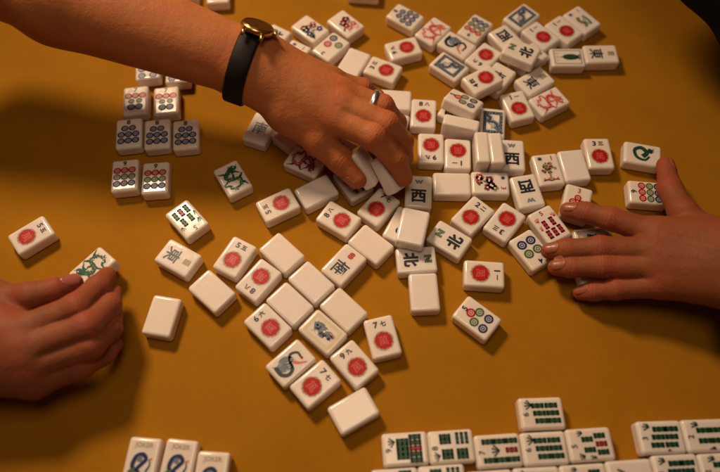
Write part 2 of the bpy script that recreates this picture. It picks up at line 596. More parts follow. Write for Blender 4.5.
# spec, u, v of the top face's centre, image direction of the design's top (du, dv), height of the underside in tile heights, label
TILES = [
 # --- far left rows
 (D(0), 147.5, 66, 0, -1, 0, 'blue dots tile half under the forearm, left one of the farthest pair'),
 (D(0), 178, 69, 2, -30, 0, 'blue dots tile half under the forearm, right one of the farthest pair'),
 (D(7), 135.3, 100, 1, -30, 0, 'seven of dots tile with red, green and blue dots, left of two side by side'),
 (D(7), 166, 100.3, 0, -30, 0, 'seven of dots tile with red, green and blue dots, right of two side by side'),
 (D(8), 128.5, 133, 1, -30, 0, 'eight of dots tile with all blue dots, left end of the row of three'),
 (D(8), 157, 133.5, .5, -30, 0, 'eight of dots tile with all blue dots, middle of the row of three'),
 (D(8), 185.5, 134, 0, -30, 0, 'eight of dots tile with all blue dots, right end of the row of three'),
 (D(9), 124.5, 175, 1.5, -30, 0, 'glossy nine of dots tile with red, green and blue rows, left of the nearer pair'),
 (D(9), 155, 177.5, 2, -30, 0, 'glossy nine of dots tile with red, green and blue rows, right of the nearer pair'),
 # --- top edge
 (B, 187, -13, 2, -30, 0, 'face down tile cut by the far edge, beside the forearm'),
 (B, 218, -9, 1, -30, 0, 'face down tile cut by the far edge, just right of the one beside the forearm'),
 (B, 364, -12, 30, 2, 0, 'face down tile cut by the far edge, alone above the flower tiles'),
 # --- left of the heap
 (('dragon', 'g', 'd'), 232.5, 178, -38, -62, 0, 'green dragon tile lying alone on the table under the wristwatch hand'),
 (M(5), 186.5, 218.7, 98, 109, 0, 'five of bamboo tile with one red stick, lying alone on the left side'),
 (EAST, 177.6, 257.5, 138, 77, 0, 'slanted east wind tile with gold letter, next to a face down tile left of heap'),
 (B, 211.5, 290.5, 115, 105, 0, 'face down tile between the east wind tile and the eight of characters'),
 (B, 161.3, 315.5, -33, 100, 0, 'face down tile lying alone to the right of the fingers of the left hand'),
 (C(5), 30.5, 234.5, 80, -48, 0, 'five of characters tile lying alone at the left edge of the table'),
 (C(5), 234.6, 256.5, 83, -119, 0, 'five of characters tile at the left of the diamond of face down tiles'),
 (C(8), 258.4, 279.5, -110, 121, 0, 'eight of characters tile next to the diamond of face down tiles, numerals nearest the viewer'),
 (B, 281.6, 252.5, 112, 104, 0, 'farthest face down tile of the diamond of four'),
 (B, 311.3, 281.8, 112, 105, 0, 'right upper face down tile of the diamond of four, beside the south wind'),
 (B, 289.6, 303.4, 112, 105, 0, 'left lower face down tile of the diamond of four, beside the six of characters'),
 (B, 343.7, 309, 112, 105, 0, 'face down tile of the diamond of four nearest the seven of characters'),
 (C(6), 267.6, 325, -110, -108, 0, 'six of characters tile at the near left of the face down diamond'),
 (('framed', 'y', 's', 'b', 3), 323.3, 331, -120, -105, 0, 'picture tile with a blue figure in a thin yellow frame'),
 (SOUTH, 344.5, 263.5, 50, -52, 0, 'south wind tile with a small red letter, right of the face down diamond'),
 (C(7), 382.6, 336.5, -42, -154, 0, 'seven of characters tile standing apart at the near right of the heap'),
 (('flower', ['m', 'p'], 2, 'crane', '1', False), 290.7, 362.5, 128, -112, 0, 'tile with a black long necked bird and pink wing'),
 (C(7), 315.3, 383.5, 132, -112, 0, 'seven of characters tile touching the black bird tile'),
 (C(9), 354.8, 364.5, -105, -122, 0, 'nine of characters tile between two sevens of characters at the near end of the heap'),
 (B, 353, 409.5, 147, -85, 0, 'nearest face down tile of the heap, lying alone below the nine of characters'),
 (B, 424.3, 291, 14, 150, 0, 'face down tile lying upright just below a north wind tile'),
 (NORTH, 416.8, 258.8, 155, -10, 0, 'north wind tile turned sideways, touching the face down tile below it'),
 (NORTH, 449.3, 239.3, -110, -66, 0, 'north wind tile lying slanted with its green letter at upper left'),
 (B, 413, 226, -14, 60, 1.0, 'face down tile resting on top of another tile, beside the west wind'),
 (C(1), 484.5, 273.5, 60, 4, 0, 'one of characters tile lying sideways alone, above the five of dots'),
 (D(5), 477.3, 317.5, -128, -95, 0, 'five of dots tile lying alone on the near side of the heap'),
 (('reddot',), 400.5, 226, 14, -25, 0, 'tile with a small red dot, mostly hidden under a face down tile'),
 (WEST, 422.6, 193.5, 2, -60, 0, 'west wind tile with blue letter, right of the grasping fingers'),
 (B, 454.7, 184.3, 60, 1, 0, 'face down tile lying sideways between the west wind and a flower tile'),
 (('flower', ['m', 'c', 'n'], 21, 'bloom', '3'), 493, 183, 60, 2, 0, 'flower tile lying sideways with a blue star and red three'),
 (C(2), 474.3, 215.3, 116, -120, 0, 'two of characters tile below the sideways flower tile'),
 (C(3), 509.3, 222, -100, 128, 0, 'three of characters tile, numerals toward the viewer, beside the two of characters'),
 (WEST, 529.3, 190.6, 55, 155, 0, 'west wind tile upside down with its blue letter nearest the viewer'),
 (('flower', ['n', 'o', 'c'], 5, 'tree', '1'), 548, 170.3, -20, -66, 0, 'flower tile with a brown tree, blue star and red one'),
 (B, 573, 166.2, -20, -66, 0, 'face down tile between the brown tree tile and the three of characters'),
 (C(3), 594, 153.5, -12, -58, 0, 'three of characters tile at the right end of the row with the tree tile'),
 (('flower', ['d', 'g'], 9, 'serpent', '', False), 643, 154, 70, 12, 0, 'tile with a coiled green and blue serpent, touched by the thumb'),
 (D(9), 648, 192.5, -70, -6, 0, 'nine of dots tile partly under the thumb of the right hand'),
 (('redset',), 575, 200.5, 14, -66, 0, 'tile with red dots and a red numeral under the index fingertip'),
 (('bam', 5, 'r', 'r'), 549.6, 223, -108, -142, 0, 'tile with red bamboo sticks and a red five beside the index finger'),
 (D(4), 527.3, 246.5, 92, 112, 0, 'four of dots tile under the tip of the middle finger'),
 (('framed', 'n', 'k', 's', 8), 592, 240, 70, -6, 0, 'dark framed picture tile between the index and middle finger'),
 (B, 598, 270, 70, -5, 0, 'tile seen as a pale sliver between ring and little finger'),
 # --- the heap, far right
 (D(8), 405.3, 16.3, -140, -75, 0, 'eight of dots tile with blue dots at the far end of the heap'),
 (('dragon', 'm', 'r'), 433, 31, 100, -92, 0, 'red dragon tile between the blue dots and the crane tile'),
 (C(9), 403.8, 47.8, -160, 40, 0, 'nine of characters tile left of the red dragon near the far end'),
 (C(3), 383, 69, -128, -48, 0, 'three of characters tile touching the face down tile behind the ring finger'),
 (B, 353.5, 62, -58, 93, 0, 'face down tile behind the knuckles, next to the three of dots'),
 (D(3), 331, 46.3, -84, 72, 0, 'three of dots tile with blue, green and red dots'),
 (('flower', ['c', 'b', 'm'], 31, 'bloom', '', False), 310, 28.3, -96, -68, 0, 'flower tile with dark purple blossoms left of the three of dots'),
 (('flower', ['m', 'r', 'p'], 17, 'bloom', '', False), 345.6, 23.3, -96, -74, 0, 'flower tile with pink blossoms and green leaves, behind the three of dots'),
 (('wind', '北', 'N', 'l', False), 273, 38, -22, 24, 0, 'wind tile with its black character showing, just behind the watch'),
 (('flower', ['g'], 3, 'leaf', '1'), 293, 54, 20, -24, 0, 'tile with a green leaf shape, blue star and red one, by the wrist'),
 (('flower', ['m'], 3, 'crane', '', False), 457.5, 45, 128, 74, 0, 'bird tile with a grey body and pink wing, right of the red dragon'),
 (('soap',), 449.3, 66, 130, 84, 0, 'white dragon tile with slate blue border, just in front of the grey bird tile'),
 (('dot', 9), 475.5, 27.8, -92, 98, 0, 'nine of dots tile with its numeral toward the viewer, behind the bird tile'),
 (('soap',), 522.4, 16.8, 112, -84, 0, 'white dragon tile with a slate blue border at the far right of the heap'),
 (C(1), 541.8, 35, -128, -102, 0, 'one of characters tile, left of two side by side behind the top north wind'),
 (C(1), 563.6, 29.6, -128, -102, 0, 'one of characters tile, right of two side by side, touching the pale vase tile'),
 (('flower', ['s', 'n', 'o'], 12, 'vase', '1'), 580.5, 20.5, -128, -104, 0, 'tile with a faint grey and olive picture at the far right corner of the heap'),
 (('gframed',), 567, 56.5, -60, 0, 0, 'tile with a dark green leaf in a thin green frame'),
 (EAST, 599, 53.7, 60, -1, 0, 'east wind tile lying sideways at the right of the green framed tile'),
 (NORTH, 521.5, 50.5, -93, -37, 1.0, 'north wind tile lying on top of other tiles in the far heap'),
 (C(4), 534, 55, 80, -52, 0, 'tile with a red centre mostly hidden under the top north wind tile'),
 (WEST, 507, 38.5, 130, 130, 0, 'west wind tile whose lower half is hidden by the top north wind tile'),
 (C(6), 483.5, 56.5, -90, 84, 0, 'six of characters tile behind the raised characters tile'),
 (C(4), 483, 79, -100, 50, 1.0, 'four of characters tile raised on top of other tiles'),
 (EAST0, 499, 78.5, 70, -84, 0, 'black character tile lying partly under the raised four of characters'),
 (EAST, 532.4, 81.8, 110, -62, 0, 'east wind tile touching the red dragon tile from behind'),
 (C(1), 515.3, 103.4, -76, -160, 0, 'one of characters tile left of the pink red dragon tile'),
 (('dragon', 'm', 'r', 1), 547, 101.5, 165, -82, 0, 'red dragon tile at the right margin of the heap, next to the east wind'),
 (('soap',), 491.4, 120, 8, -175, 0, 'white dragon tile with a slate blue border behind the two tiles on edge'),
 (D(4), 455, 113, 60, 30, 0, 'dots tile hidden beneath the tilted dots tile'),
 (C(8), 427, 113.2, 3, -60, 0, 'eight of characters tile right of the ring finger, numerals away from the viewer'),
 (C(9), 431.3, 148, 0, 60, 0, 'nine of characters tile, numerals toward the viewer, beside the one of characters'),
 (C(1), 457.8, 153.6, 0, 60, 0, 'one of characters tile with numerals toward the viewer in the middle of the heap'),
 (WEST, 512, 154.5, -3, -60, 0, 'west wind tile right of the two tiles standing on edge'),
 (B, 397.5, 99.5, 60, 4, 0, 'face down tile peeking out beside the finger ring'),
 (B, 398.5, 127, 12, -40, 0, 'face down tile mostly hidden by the curled fingers'),
 # --- under the centre hand
 (SOUTH0, 264.8, 129.5, 14, -26, 0, 'tile with a black character in the shade left of the wristwatch hand'),
 (B, 289, 131, 20, -18, 0, 'tile with only a corner showing under the heel of the hand'),
 (('dragon', 'c', 'm'), 303.5, 160.5, 55, 24, 0, 'tile with a dark purple dragon below the thumb'),
 (B, 316, 190.5, 133, -66, 0, 'face down tile touching the five of characters below the thumb'),
 (C(5), 277.7, 204.5, -130, 60, 0, 'five of characters tile left of a face down tile below the thumb'),
 (C(8), 338.6, 218.5, -200, -118, 0, 'eight of characters tile left of the seven below the grasped tiles'),
 (C(7), 379.5, 206.8, 134, -146, 0, 'seven of characters tile just below the grasped tiles'),
 (C(5), 353, 181.5, 126, 170, 0, 'five of characters tile under the tip of the thumb'),
 (B, 372.7, 242, 140, 110, 0, 'face down tile between the eight of characters and a sideways north wind'),
 (NORTH0, 338, 147, 80, 40, 0, 'tile with a black character in the gap between thumb and index finger'),
 # --- jokers
 (('joker',), 141, 461, 10, -45, 0, 'joker tile with a blue figure, left end of the near row of three'),
 (('joker',), 177.6, 463, 10, -45, 0, 'joker tile with a blue figure, middle of the near row of three'),
 (('joker',), 210.5, 475.5, 7, -45, 0, 'joker tile with a blue figure, right end and set back toward the viewer'),
 # --- bamboo rows
 (M(9), 408.3, 450.6, -60, 4, 0, 'nine of bamboo tile at the left end of the bamboo row'),
 (M(8), 453.2, 447, -60, 4, 0, 'eight of bamboo tile, second from the left in the bamboo row'),
 (M(7), 499.5, 453, -60, 4, 0, 'seven of bamboo tile with a red stick, in the middle of the bamboo row'),
 (M(6), 542.4, 415.6, -60, 2, 0, 'six of bamboo tile set alone behind the bamboo row'),
 (M(6), 544.3, 448.8, -60, 3, 0, 'six of bamboo tile inside the bamboo row, right of the seven'),
 (M(5), 586.7, 446.5, -60, 4, 0, 'five of bamboo tile with one red stick, right of the sixes of bamboo'),
 (M(3), 662.6, 438, -60, 2, 0, 'three of bamboo tile at the left end of the farther right row'),
 (M(2), 706.5, 436, -60, 2, 0, 'two of bamboo tile cut by the right edge in the farther right row'),
 (M(9), 405, 484, -60, 4, 0, 'bamboo tile cut by the near edge below the nine of bamboo'),
 (M(8), 449.5, 480, -60, 4, 0, 'bamboo tile cut by the near edge below the eight of bamboo'),
 (M(7), 496, 486, -60, 4, 0, 'bamboo tile cut by the near edge below the seven of bamboo'),
 (M(6), 540, 482.5, -60, 3, 0, 'bamboo tile cut by the near edge below the six of bamboo'),
 (M(5), 584, 479.5, -60, 4, 0, 'bamboo tile cut by the near edge below the five of bamboo'),
 (M(1), 627, 474.5, -60, 4, 0, 'one of bamboo tile with a red numeral, cut by the near edge'),
 (M(3), 670, 471, -60, 3, 0, 'three of bamboo tile cut by the near edge, nearest row on the right'),
 (M(2), 714, 469.5, -60, 3, 0, 'two of bamboo tile cut by the near right corner'),
]

flat = []
for spec, u, v, du, dv, lev, label in TILES:
    zb = lev * TH + (.0006 if lev else 0)
    zt = zb + TH
    p = at(u, v, zt)
    k = .5 / math.hypot(du, dv)
    d = at(u + du * k, v + dv * k, zt) - at(u - du * k, v - dv * k, zt)
    ang = math.atan2(-d.x, d.y)              # rotation that takes +y to d
    flat.append([spec, p.x, p.y, ang, zb, label])


def corners_of(t, g=.0001):
    c, s = math.cos(t[3]), math.sin(t[3])
    hx, hy = TW / 2 + g, TL / 2 + g
    return [(t[1] + a * hx * c - b * hy * s, t[2] + a * hx * s + b * hy * c) for a, b in ((-1, -1), (1, -1), (1, 1), (-1, 1))]


def push(a, b):
    """smallest shift that separates two lying tiles"""
    ca, cb = corners_of(a), corners_of(b)
    best = None
    for ang in (a[3], a[3] + math.pi / 2, b[3], b[3] + math.pi / 2):
        nx, ny = math.cos(ang), math.sin(ang)
        pa = [x * nx + y * ny for x, y in ca]; pb = [x * nx + y * ny for x, y in cb]
        o = min(max(pa), max(pb)) - max(min(pa), min(pb))
        if o <= 0: return None
        if best is None or o < best[0]:
            sgn = 1 if sum(pb) > sum(pa) else -1
            best = (o, nx * sgn, ny * sgn)
    return best


orig = [(t[1], t[2]) for t in flat]
for it in range(300):
    moved = 0
    for i in range(len(flat)):
        for j in range(i + 1, len(flat)):
            a, b = flat[i], flat[j]
            if abs(a[4] - b[4]) > .5 * TH or math.hypot(a[1] - b[1], a[2] - b[2]) > .038: continue
            r = push(a, b)
            if r:
                o, nx, ny = r
                a[1] -= nx * o * .5; a[2] -= ny * o * .5; b[1] += nx * o * .5; b[2] += ny * o * .5
                moved = max(moved, o)
    if moved < 1e-5: break
for t, (x, y) in zip(flat, orig):
    dd = math.hypot(t[1] - x, t[2] - y)
    if dd > .0022: print('SHIFT %.1f mm %s' % (dd * 1000, t[5]))

GROUP = 'mahjong tiles strewn over the table'
for spec, x, y, ang, zb, label in flat:
    o = link('mahjong_tile', tile_mesh(spec))
    o.location = (x, y, zb + .00005)
    o.rotation_euler = (0, 0, ang)
    tag(o, label, 'mahjong tile', GROUP)


def place3d(spec, centre, ydir, zdir, label):
    """a tile held or standing: its middle, the way its design's top points, and the way its face looks"""
    y = Vector(ydir).normalized(); z = Vector(zdir)
    x = y.cross(z).normalized(); z = x.cross(y).normalized()
    m = Matrix((x, y, z)).transposed().to_4x4()
    m.translation = Vector(centre)
    o = link('mahjong_tile', tile_mesh(spec))
    o.matrix_world = m @ Matrix.Translation((0, 0, -TH / 2))
    return tag(o, label, 'mahjong tile', GROUP)


def standing(u, v, du, dv, zdir, spec, label, z0=0):
    zt = TW + z0
    p = at(u, v, zt)
    d = at(u + du, v + dv, zt) - at(u - du, v - dv, zt)
    place3d(spec, (p.x, p.y, zt - TW / 2 + .0001), d, zdir, label)


standing(482.6, 146.5, .5, 6, (-1, 0, 0), B, 'tile standing on its long edge, left of two on edge in the heap')
standing(496.8, 147.5, .8, 6, (1, .05, 0), B, 'tile standing on its long edge, right of two on edge in the heap')
standing(461.5, 122.0, 6, 1.3, (0, 1, 0), B, 'tile standing on its long edge with its plain back toward the viewer')
# the dots tile leaning away on its neighbours
p = at(463, 102, .022)
place3d(D(5), (p.x, p.y, .0175), at(463 - 6, 102 - 2.8, .022) - at(463 + 6, 102 + 2.8, .022), (.16, .36, 1), 'dots tile tilted up on its neighbours, showing its side to the viewer')
# two tiles in the grip of the centre hand, one in the left hand
e = at(374, 181.5, .019); f = at(353, 152, .036)
place3d(B, e + (f - e).normalized() * .0135, f - e, (.35, .45, 1), 'tile gripped between thumb and index finger, nearer the thumb')
e = at(398, 188.5, .019); f = at(380, 152, .036)
place3d(B, e + (f - e).normalized() * .0135, f - e, (.8, -.1, 1), 'tile gripped under the index fingertip, right of the other gripped tile')
place3d(('dragon', 'g', 'd'), at(95, 270.5, .014), at(88, 276.5, .014) - at(102, 264, .014), (-.1, .12, 1), 'green patterned tile pinched in the fingers of the left hand')


# ------------------------------------------------------------------ table
def table_material():
    m, nt, b = nodes_of('mustard vinyl')
    n = noise(nt, 9, 9, rough=.72)
    r = ramp(nt, n.outputs['Fac'], [(.25, (.295, .122, .0065)), (.75, (.385, .166, .010))])
    nt.links.new(r.outputs['Color'], b.inputs['Base Color'])
    b.inputs['Roughness'].default_value = .75
    b.inputs['Specular IOR Level'].default_value = .03
    n2 = noise(nt, 900, 3)
    p = bump(nt, b, n2.outputs['Fac'], .6, .0004)
    n3 = noise(nt, 7, 2)
    bump(nt, b, n3.outputs['Fac'], .25, .004, p)
    return m


bm = bmesh.new()
bmesh.ops.create_cube(bm, size=1)
for v in bm.verts: v.co = Vector((v.co.x * 1.7, v.co.y * 1.7 + .1, (v.co.z - .5) * .03))
bmesh.ops.bevel(bm, geom=bm.edges[:], offset=.006, segments=3, profile=.5, affect='EDGES')
me = bpy.data.meshes.new('tabletop'); bm.to_mesh(me); bm.free()
me.materials.append(table_material())
tag(link('tabletop', me), kind='structure')


# ------------------------------------------------------------------ hands: smooth distance fields turned into one skin
def grid_field(lo, hi, h):
    n = np.ceil((np.array(hi) - np.array(lo)) / h).astype(int) + 1
    return n


class Field:
    def __init__(s, lo, hi, h):
        s.lo = np.array(lo, float); s.h = h
        s.n = (np.ceil((np.array(hi) - s.lo) / h).astype(int) + 1)
        s.F = np.full(s.n, .03, np.float32)

    def copy_empty(s):
        c = object.__new__(Field); c.lo, c.h, c.n = s.lo, s.h, s.n
        c.F = np.full(s.n, .03, np.float32)
        return c

    def cone(s, a, b, ra, rb, k=.003):
        a, b = np.array(a, float), np.array(b, float)
        pad = max(ra, rb) + k * 2 + .006
        i0 = np.maximum(((np.minimum(a, b) - pad - s.lo) / s.h).astype(int), 0)
        i1 = np.minimum(((np.maximum(a, b) + pad - s.lo) / s.h).astype(int) + 1, s.n)
        if (i1 <= i0).any(): return
        ax = [s.lo[d] + s.h * np.arange(i0[d], i1[d]) for d in range(3)]
        X, Y, Z = np.meshgrid(*ax, indexing='ij')
        d = b - a
        L2 = max(d @ d, 1e-12)
        t = np.clip(((X - a[0]) * d[0] + (Y - a[1]) * d[1] + (Z - a[2]) * d[2]) / L2, 0, 1)
        D = np.sqrt((X - a[0] - t * d[0]) ** 2 + (Y - a[1] - t * d[1]) ** 2 + (Z - a[2] - t * d[2]) ** 2) - (ra + (rb - ra) * t)
        sl = tuple(slice(i0[q], i1[q]) for q in range(3))
        s.F[sl] = smin(s.F[sl], D, k)

    def chain(s, pts, rad, k=.003):
        for i in range(len(pts) - 1): s.cone(pts[i], pts[i + 1], rad[i], rad[i + 1], k)

    def sample(s, P):
        q = (np.atleast_2d(P) - s.lo) / s.h
        q = np.clip(q, 0, s.n - 1.001)
        i = q.astype(int); f = q - i
        out = 0
        for dx in (0, 1):
            for dy in (0, 1):
                for dz in (0, 1):
                    w = (f[:, 0] if dx else 1 - f[:, 0]) * (f[:, 1] if dy else 1 - f[:, 1]) * (f[:, 2] if dz else 1 - f[:, 2])
                    out = out + w * s.F[i[:, 0] + dx, i[:, 1] + dy, i[:, 2] + dz]
        return out


def smin(a, b, k):
    h = np.maximum(k - np.abs(a - b), 0) / k
    return np.minimum(a, b) - h * h * k * .25


def surface_net(fd):
    F = fd.F
    ins = F < 0
    nx, ny, nz = F.shape
    cnt = np.zeros((nx - 1, ny - 1, nz - 1), np.int8)
    for dx in (0, 1):
        for dy in (0, 1):
            for dz in (0, 1): cnt += ins[dx:nx - 1 + dx, dy:ny - 1 + dy, dz:nz - 1 + dz]
    act = (cnt > 0) & (cnt < 8)
    I = np.argwhere(act)
    idx = np.full(act.shape, -1, np.int64); idx[act] = np.arange(len(I))
    acc = np.zeros((len(I), 3)); num = np.zeros(len(I))
    for ax in range(3):
        o = [d for d in range(3) if d != ax]
        for p in (0, 1):
            for q in (0, 1):
                a = I.copy(); a[:, o[0]] += p; a[:, o[1]] += q
                b = a.copy(); b[:, ax] += 1
                fa, fb = F[tuple(a.T)], F[tuple(b.T)]
                m = (fa < 0) != (fb < 0)
                t = fa[m] / (fa[m] - fb[m])
                pt = a[m].astype(float); pt[:, ax] += t
                acc[m] += pt; num[m] += 1
    V = fd.lo + fd.h * acc / num[:, None]
    quads = []
    for ax in range(3):
        o1, o2 = (ax + 1) % 3, (ax + 2) % 3
        sl0 = [slice(None)] * 3; sl1 = [slice(None)] * 3
        sl0[ax] = slice(0, -1); sl1[ax] = slice(1, None)
        a, b = ins[tuple(sl0)], ins[tuple(sl1)]
        E = np.argwhere(a != b)
        lim = np.array([nx - 1, ny - 1, nz - 1])
        ok = (E[:, o1] > 0) & (E[:, o2] > 0) & (E[:, o1] < lim[o1]) & (E[:, o2] < lim[o2])
        E = E[ok]
        s = a[tuple(E.T)]
        def cell(d1, d2):
            c = E.copy(); c[:, o1] += d1; c[:, o2] += d2
            return idx[tuple(c.T)]
        q = np.stack([cell(-1, -1), cell(0, -1), cell(0, 0), cell(-1, 0)], 1)
        q[~s] = q[~s][:, ::-1]
        quads.append(q)
    return V, np.concatenate(quads)


def relax(V, Q, it=2, lam=.5):
    for _ in range(it):
        S = np.zeros_like(V); n = np.zeros(len(V))
        for a, b in ((0, 1), (1, 2), (2, 3), (3, 0)):
            np.add.at(S, Q[:, a], V[Q[:, b]]); np.add.at(S, Q[:, b], V[Q[:, a]])
            np.add.at(n, Q[:, a], 1); np.add.at(n, Q[:, b], 1)
        V = V + lam * (S / n[:, None] - V)
    return V


def normals(V, Q):
    n = np.cross(V[Q[:, 2]] - V[Q[:, 0]], V[Q[:, 3]] - V[Q[:, 1]])
    out = np.zeros_like(V)
    for k in range(4): np.add.at(out, Q[:, k], n)
    return out / (np.linalg.norm(out, axis=1)[:, None] + 1e-12)


def skin_material(name, c1, c2, red):
    m, nt, b = nodes_of(name)
    n = noise(nt, 60, 4)
    r = ramp(nt, n.outputs['Fac'], [(.3, c1), (.72, c2)])
    at_ = nt.nodes.new('ShaderNodeAttribute'); at_.attribute_name = 'flush'
    mx = nt.nodes.new('ShaderNodeMix'); mx.data_type = 'RGBA'
    nb = noise(nt, 34, 5, rough=.65)
    rb = ramp(nt, nb.outputs['Fac'], [(.45, (0, 0, 0)), (.78, (.75, .75, .75))])
    ad = nt.nodes.new('ShaderNodeMath'); ad.operation = 'ADD'; ad.use_clamp = True
    nt.links.new(at_.outputs['Fac'], ad.inputs[0]); nt.links.new(rb.outputs['Color'], ad.inputs[1])
    nt.links.new(ad.outputs[0], mx.inputs['Factor'])
    nt.links.new(r.outputs['Color'], mx.inputs['A'])
    mx.inputs['B'].default_value = (*red, 1)
    nt.links.new(mx.outputs['Result'], b.inputs['Base Color'])
    b.inputs['Subsurface Weight'].default_value = .22
    b.inputs['Subsurface Radius'].default_value = (1, .35, .18)
    b.inputs['Subsurface Scale'].default_value = .004
    b.inputs['Roughness'].default_value = .56
    b.inputs['Specular IOR Level'].default_value = .20
    tc = nt.nodes.new('ShaderNodeTexCoord')
    vo = nt.nodes.new('ShaderNodeTexVoronoi'); vo.inputs['Scale'].default_value = 620; vo.feature = 'DISTANCE_TO_EDGE'
    nt.links.new(tc.outputs['Object'], vo.inputs['Vector'])
    p = bump(nt, b, vo.outputs['Distance'], .45, .0005)
    n2 = noise(nt, 260, 4)
    p = bump(nt, b, n2.outputs['Fac'], .5, .0009, p)
    return m


def nail_material(name, col, rough=.22, coat=.5):
    m, nt, b = nodes_of(name)
    b.inputs['Base Color'].default_value = (*col, 1)
    b.inputs['Roughness'].default_value = rough
    b.inputs['Coat Weight'].default_value = coat
    return m


def build_hand(label, mat, palm, fingers, creases, pad=.02, h=.0008, lo=None, hi=None, name='person', bumps=(), folds=()):
    """palm: list of (a, b, ra, rb, k); fingers: list of (points, radii)"""
    P = [np.array(x[0]) for x in palm] + [np.array(x[1]) for x in palm] + [np.array(p) for f in fingers for p in f[0]]
    rr = max([max(x[2], x[3]) for x in palm])
    l = np.min(P, axis=0) - rr - .006; u = np.max(P, axis=0) + rr + .006
    if lo is not None: l = np.maximum(l, lo)
    if hi is not None: u = np.minimum(u, hi)
    fp = Field(l, u, h)
    for a, b, ra, rb, k in palm: fp.cone(a, b, ra, rb, k)
    tot = fp.copy_empty(); tot.F = fp.F.copy()
    for pts, rad in fingers:
        ff = fp.copy_empty()
        ff.chain(pts, rad, .0035)
        one = smin(fp.F, ff.F, .0048)
        near = ff.F < .02
        tot.F[near] = smin(tot.F, one, .0006)[near]
    # raised joints
    V, Q = surface_net(tot)
    V = relax(V, Q, 2, .5)
    Nn = normals(V, Q)
    flush = np.zeros(len(V))
    for c, ax, dn, r, kind in creases:
        c, ax, dn = (np.array(q, float) for q in (c, ax, dn))
        ax /= np.linalg.norm(ax); dn -= ax * (dn @ ax); dn /= np.linalg.norm(dn)
        rel = V - c
        s = rel @ ax
        lat = rel - s[:, None] * ax
        dist = np.linalg.norm(lat, axis=1)
        dors = np.clip((lat @ dn) / (dist + 1e-9), 0, 1) ** .7
        wgt = dors * np.exp(-(dist / (r * 1.45)) ** 6)
        side = np.cross(ax, dn)
        w = lat @ side
        dsp = np.zeros(len(V))
        if kind == 'pip':
            dsp += .0007 * np.exp(-(s / .0055) ** 2)
            for q, am in ((-.0045, .6), (-.0026, 1.), (-.0006, 1.1), (.0014, 1.), (.0034, .7)):
                ss = s - q - .25 * np.sign(q + 1e-6) * (w ** 2) / r * .6 + .0003 * np.sin(w * 1800 + q * 3000)
                dsp -= .00042 * am * np.exp(-(ss / .0006) ** 2)
        elif kind == 'dip':
            dsp += .0003 * np.exp(-(s / .004) ** 2)
            for q in (-.0013, .0008): dsp -= .0004 * np.exp(-((s - q - w * w / r * .2) / .0006) ** 2)
        elif kind == 'mcp':
            dsp += .0013 * np.exp(-(s / .008) ** 2 - (w / .008) ** 2)
            for q in (-.003, 0, .0032): dsp -= .00007 * np.exp(-((s - q + .0004 * np.sin(w * 900)) / .0007) ** 2) * np.exp(-(w / .006) ** 2)
        V = V + Nn * (dsp * wgt)[:, None]
        flush = np.maximum(flush, np.exp(-(dist / (r * 2.2)) ** 2 - (s / .007) ** 2) * (.75 if kind != 'mcp' else .5))
    for pts, rad in fingers:
        d = np.linalg.norm(V - np.array(pts[-1]), axis=1)
        flush = np.maximum(flush, .9 * np.exp(-(d / .013) ** 2))
    for pts, wdt, amp in folds:                 # veins (+), folds (-)
        best = np.full(len(V), 1.)
        pts = [np.array(p) for p in pts]
        for a, b in zip(pts[:-1], pts[1:]):
            d = b - a
            t = np.clip(((V - a) @ d) / (d @ d), 0, 1)
            best = np.minimum(best, np.linalg.norm(V - a - t[:, None] * d, axis=1))
        V = V + Nn * (amp * np.exp(-(best / wdt) ** 2))[:, None]
    me = bpy.data.meshes.new(name)
    me.from_pydata(V.tolist(), [], Q.tolist())
    me.polygons.foreach_set('use_smooth', [True] * len(me.polygons))
    at_ = me.attributes.new('flush', 'FLOAT', 'POINT')
    at_.data.foreach_set('value', flush.astype(np.float32))
    me.materials.append(mat)
    o = link(name, me)
    if label: tag(o, label, 'person', None)
    return o, tot


def nail(fd, base, tip, up, mat, parent, halfw=.0052, length=.0105, start=.35, label=None):
    """a fingernail wrapped over the end of a finger: shoot rays into the finger and lie a fraction above its skin"""
    base, tip, up = (np.array(q, float) for q in (base, tip, up))
    ax = tip - base; ax /= np.linalg.norm(ax)
    up = up - ax * (up @ ax); up /= np.linalg.norm(up)
    side = np.cross(ax, up)
    n, mm = 11, 9
    vs, fs = [], []
    for i in range(n):
        s = i / (n - 1)
        for j in range(mm):
            t = j / (mm - 1) * 2 - 1
            wd = halfw * (1 - .55 * max(0, (s - .72) / .28) ** 2 - .25 * max(0, (.2 - s) / .2) ** 2)
            sh = (s - .5) * length + (1 - t * t) * .0012 * (1 if s > .5 else -1)
            o = tip + ax * (sh - length * start + .002) + side * (wd * t) + up * .02
            lo_, hi_ = 0., .026
            for k in range(60):
                d = fd.sample(o - up * lo_)[0]
                if d < .00005 or lo_ > .0245: break
                lo_ += max(d * .7, .00008)
            lo_ = min(lo_, .0215)
            vs.append(o - up * (lo_ - .00025 + .0006 * abs(t) ** 4))
        if i:
            for j in range(mm - 1):
                a = (i - 1) * mm + j
                fs.append((a, a + mm, a + mm + 1, a + 1))
    me = bpy.data.meshes.new('fingernail')
    me.from_pydata([tuple(v) for v in vs], [], fs)
    me.polygons.foreach_set('use_smooth', [True] * len(me.polygons))
    me.materials.append(mat)
    o = link('fingernail', me, parent)
    sd = o.modifiers.new('thick', 'SOLIDIFY'); sd.thickness = .0004; sd.offset = 0
    return o


def joints(pts, radii, up, first='mcp'):
    """creases at the knuckles of one finger"""
    out = []
    for i, kind in ((0, first), (1, 'pip'), (2, 'dip')):
        if kind is None or i >= len(pts) - 1: continue
        a = np.array(pts[max(i - 1, 0)]); b = np.array(pts[i + 1])
        out.append((pts[i], b - a, up, radii[i], kind))
    return out


def A(u, v, z): return np.array(at(u, v, z))


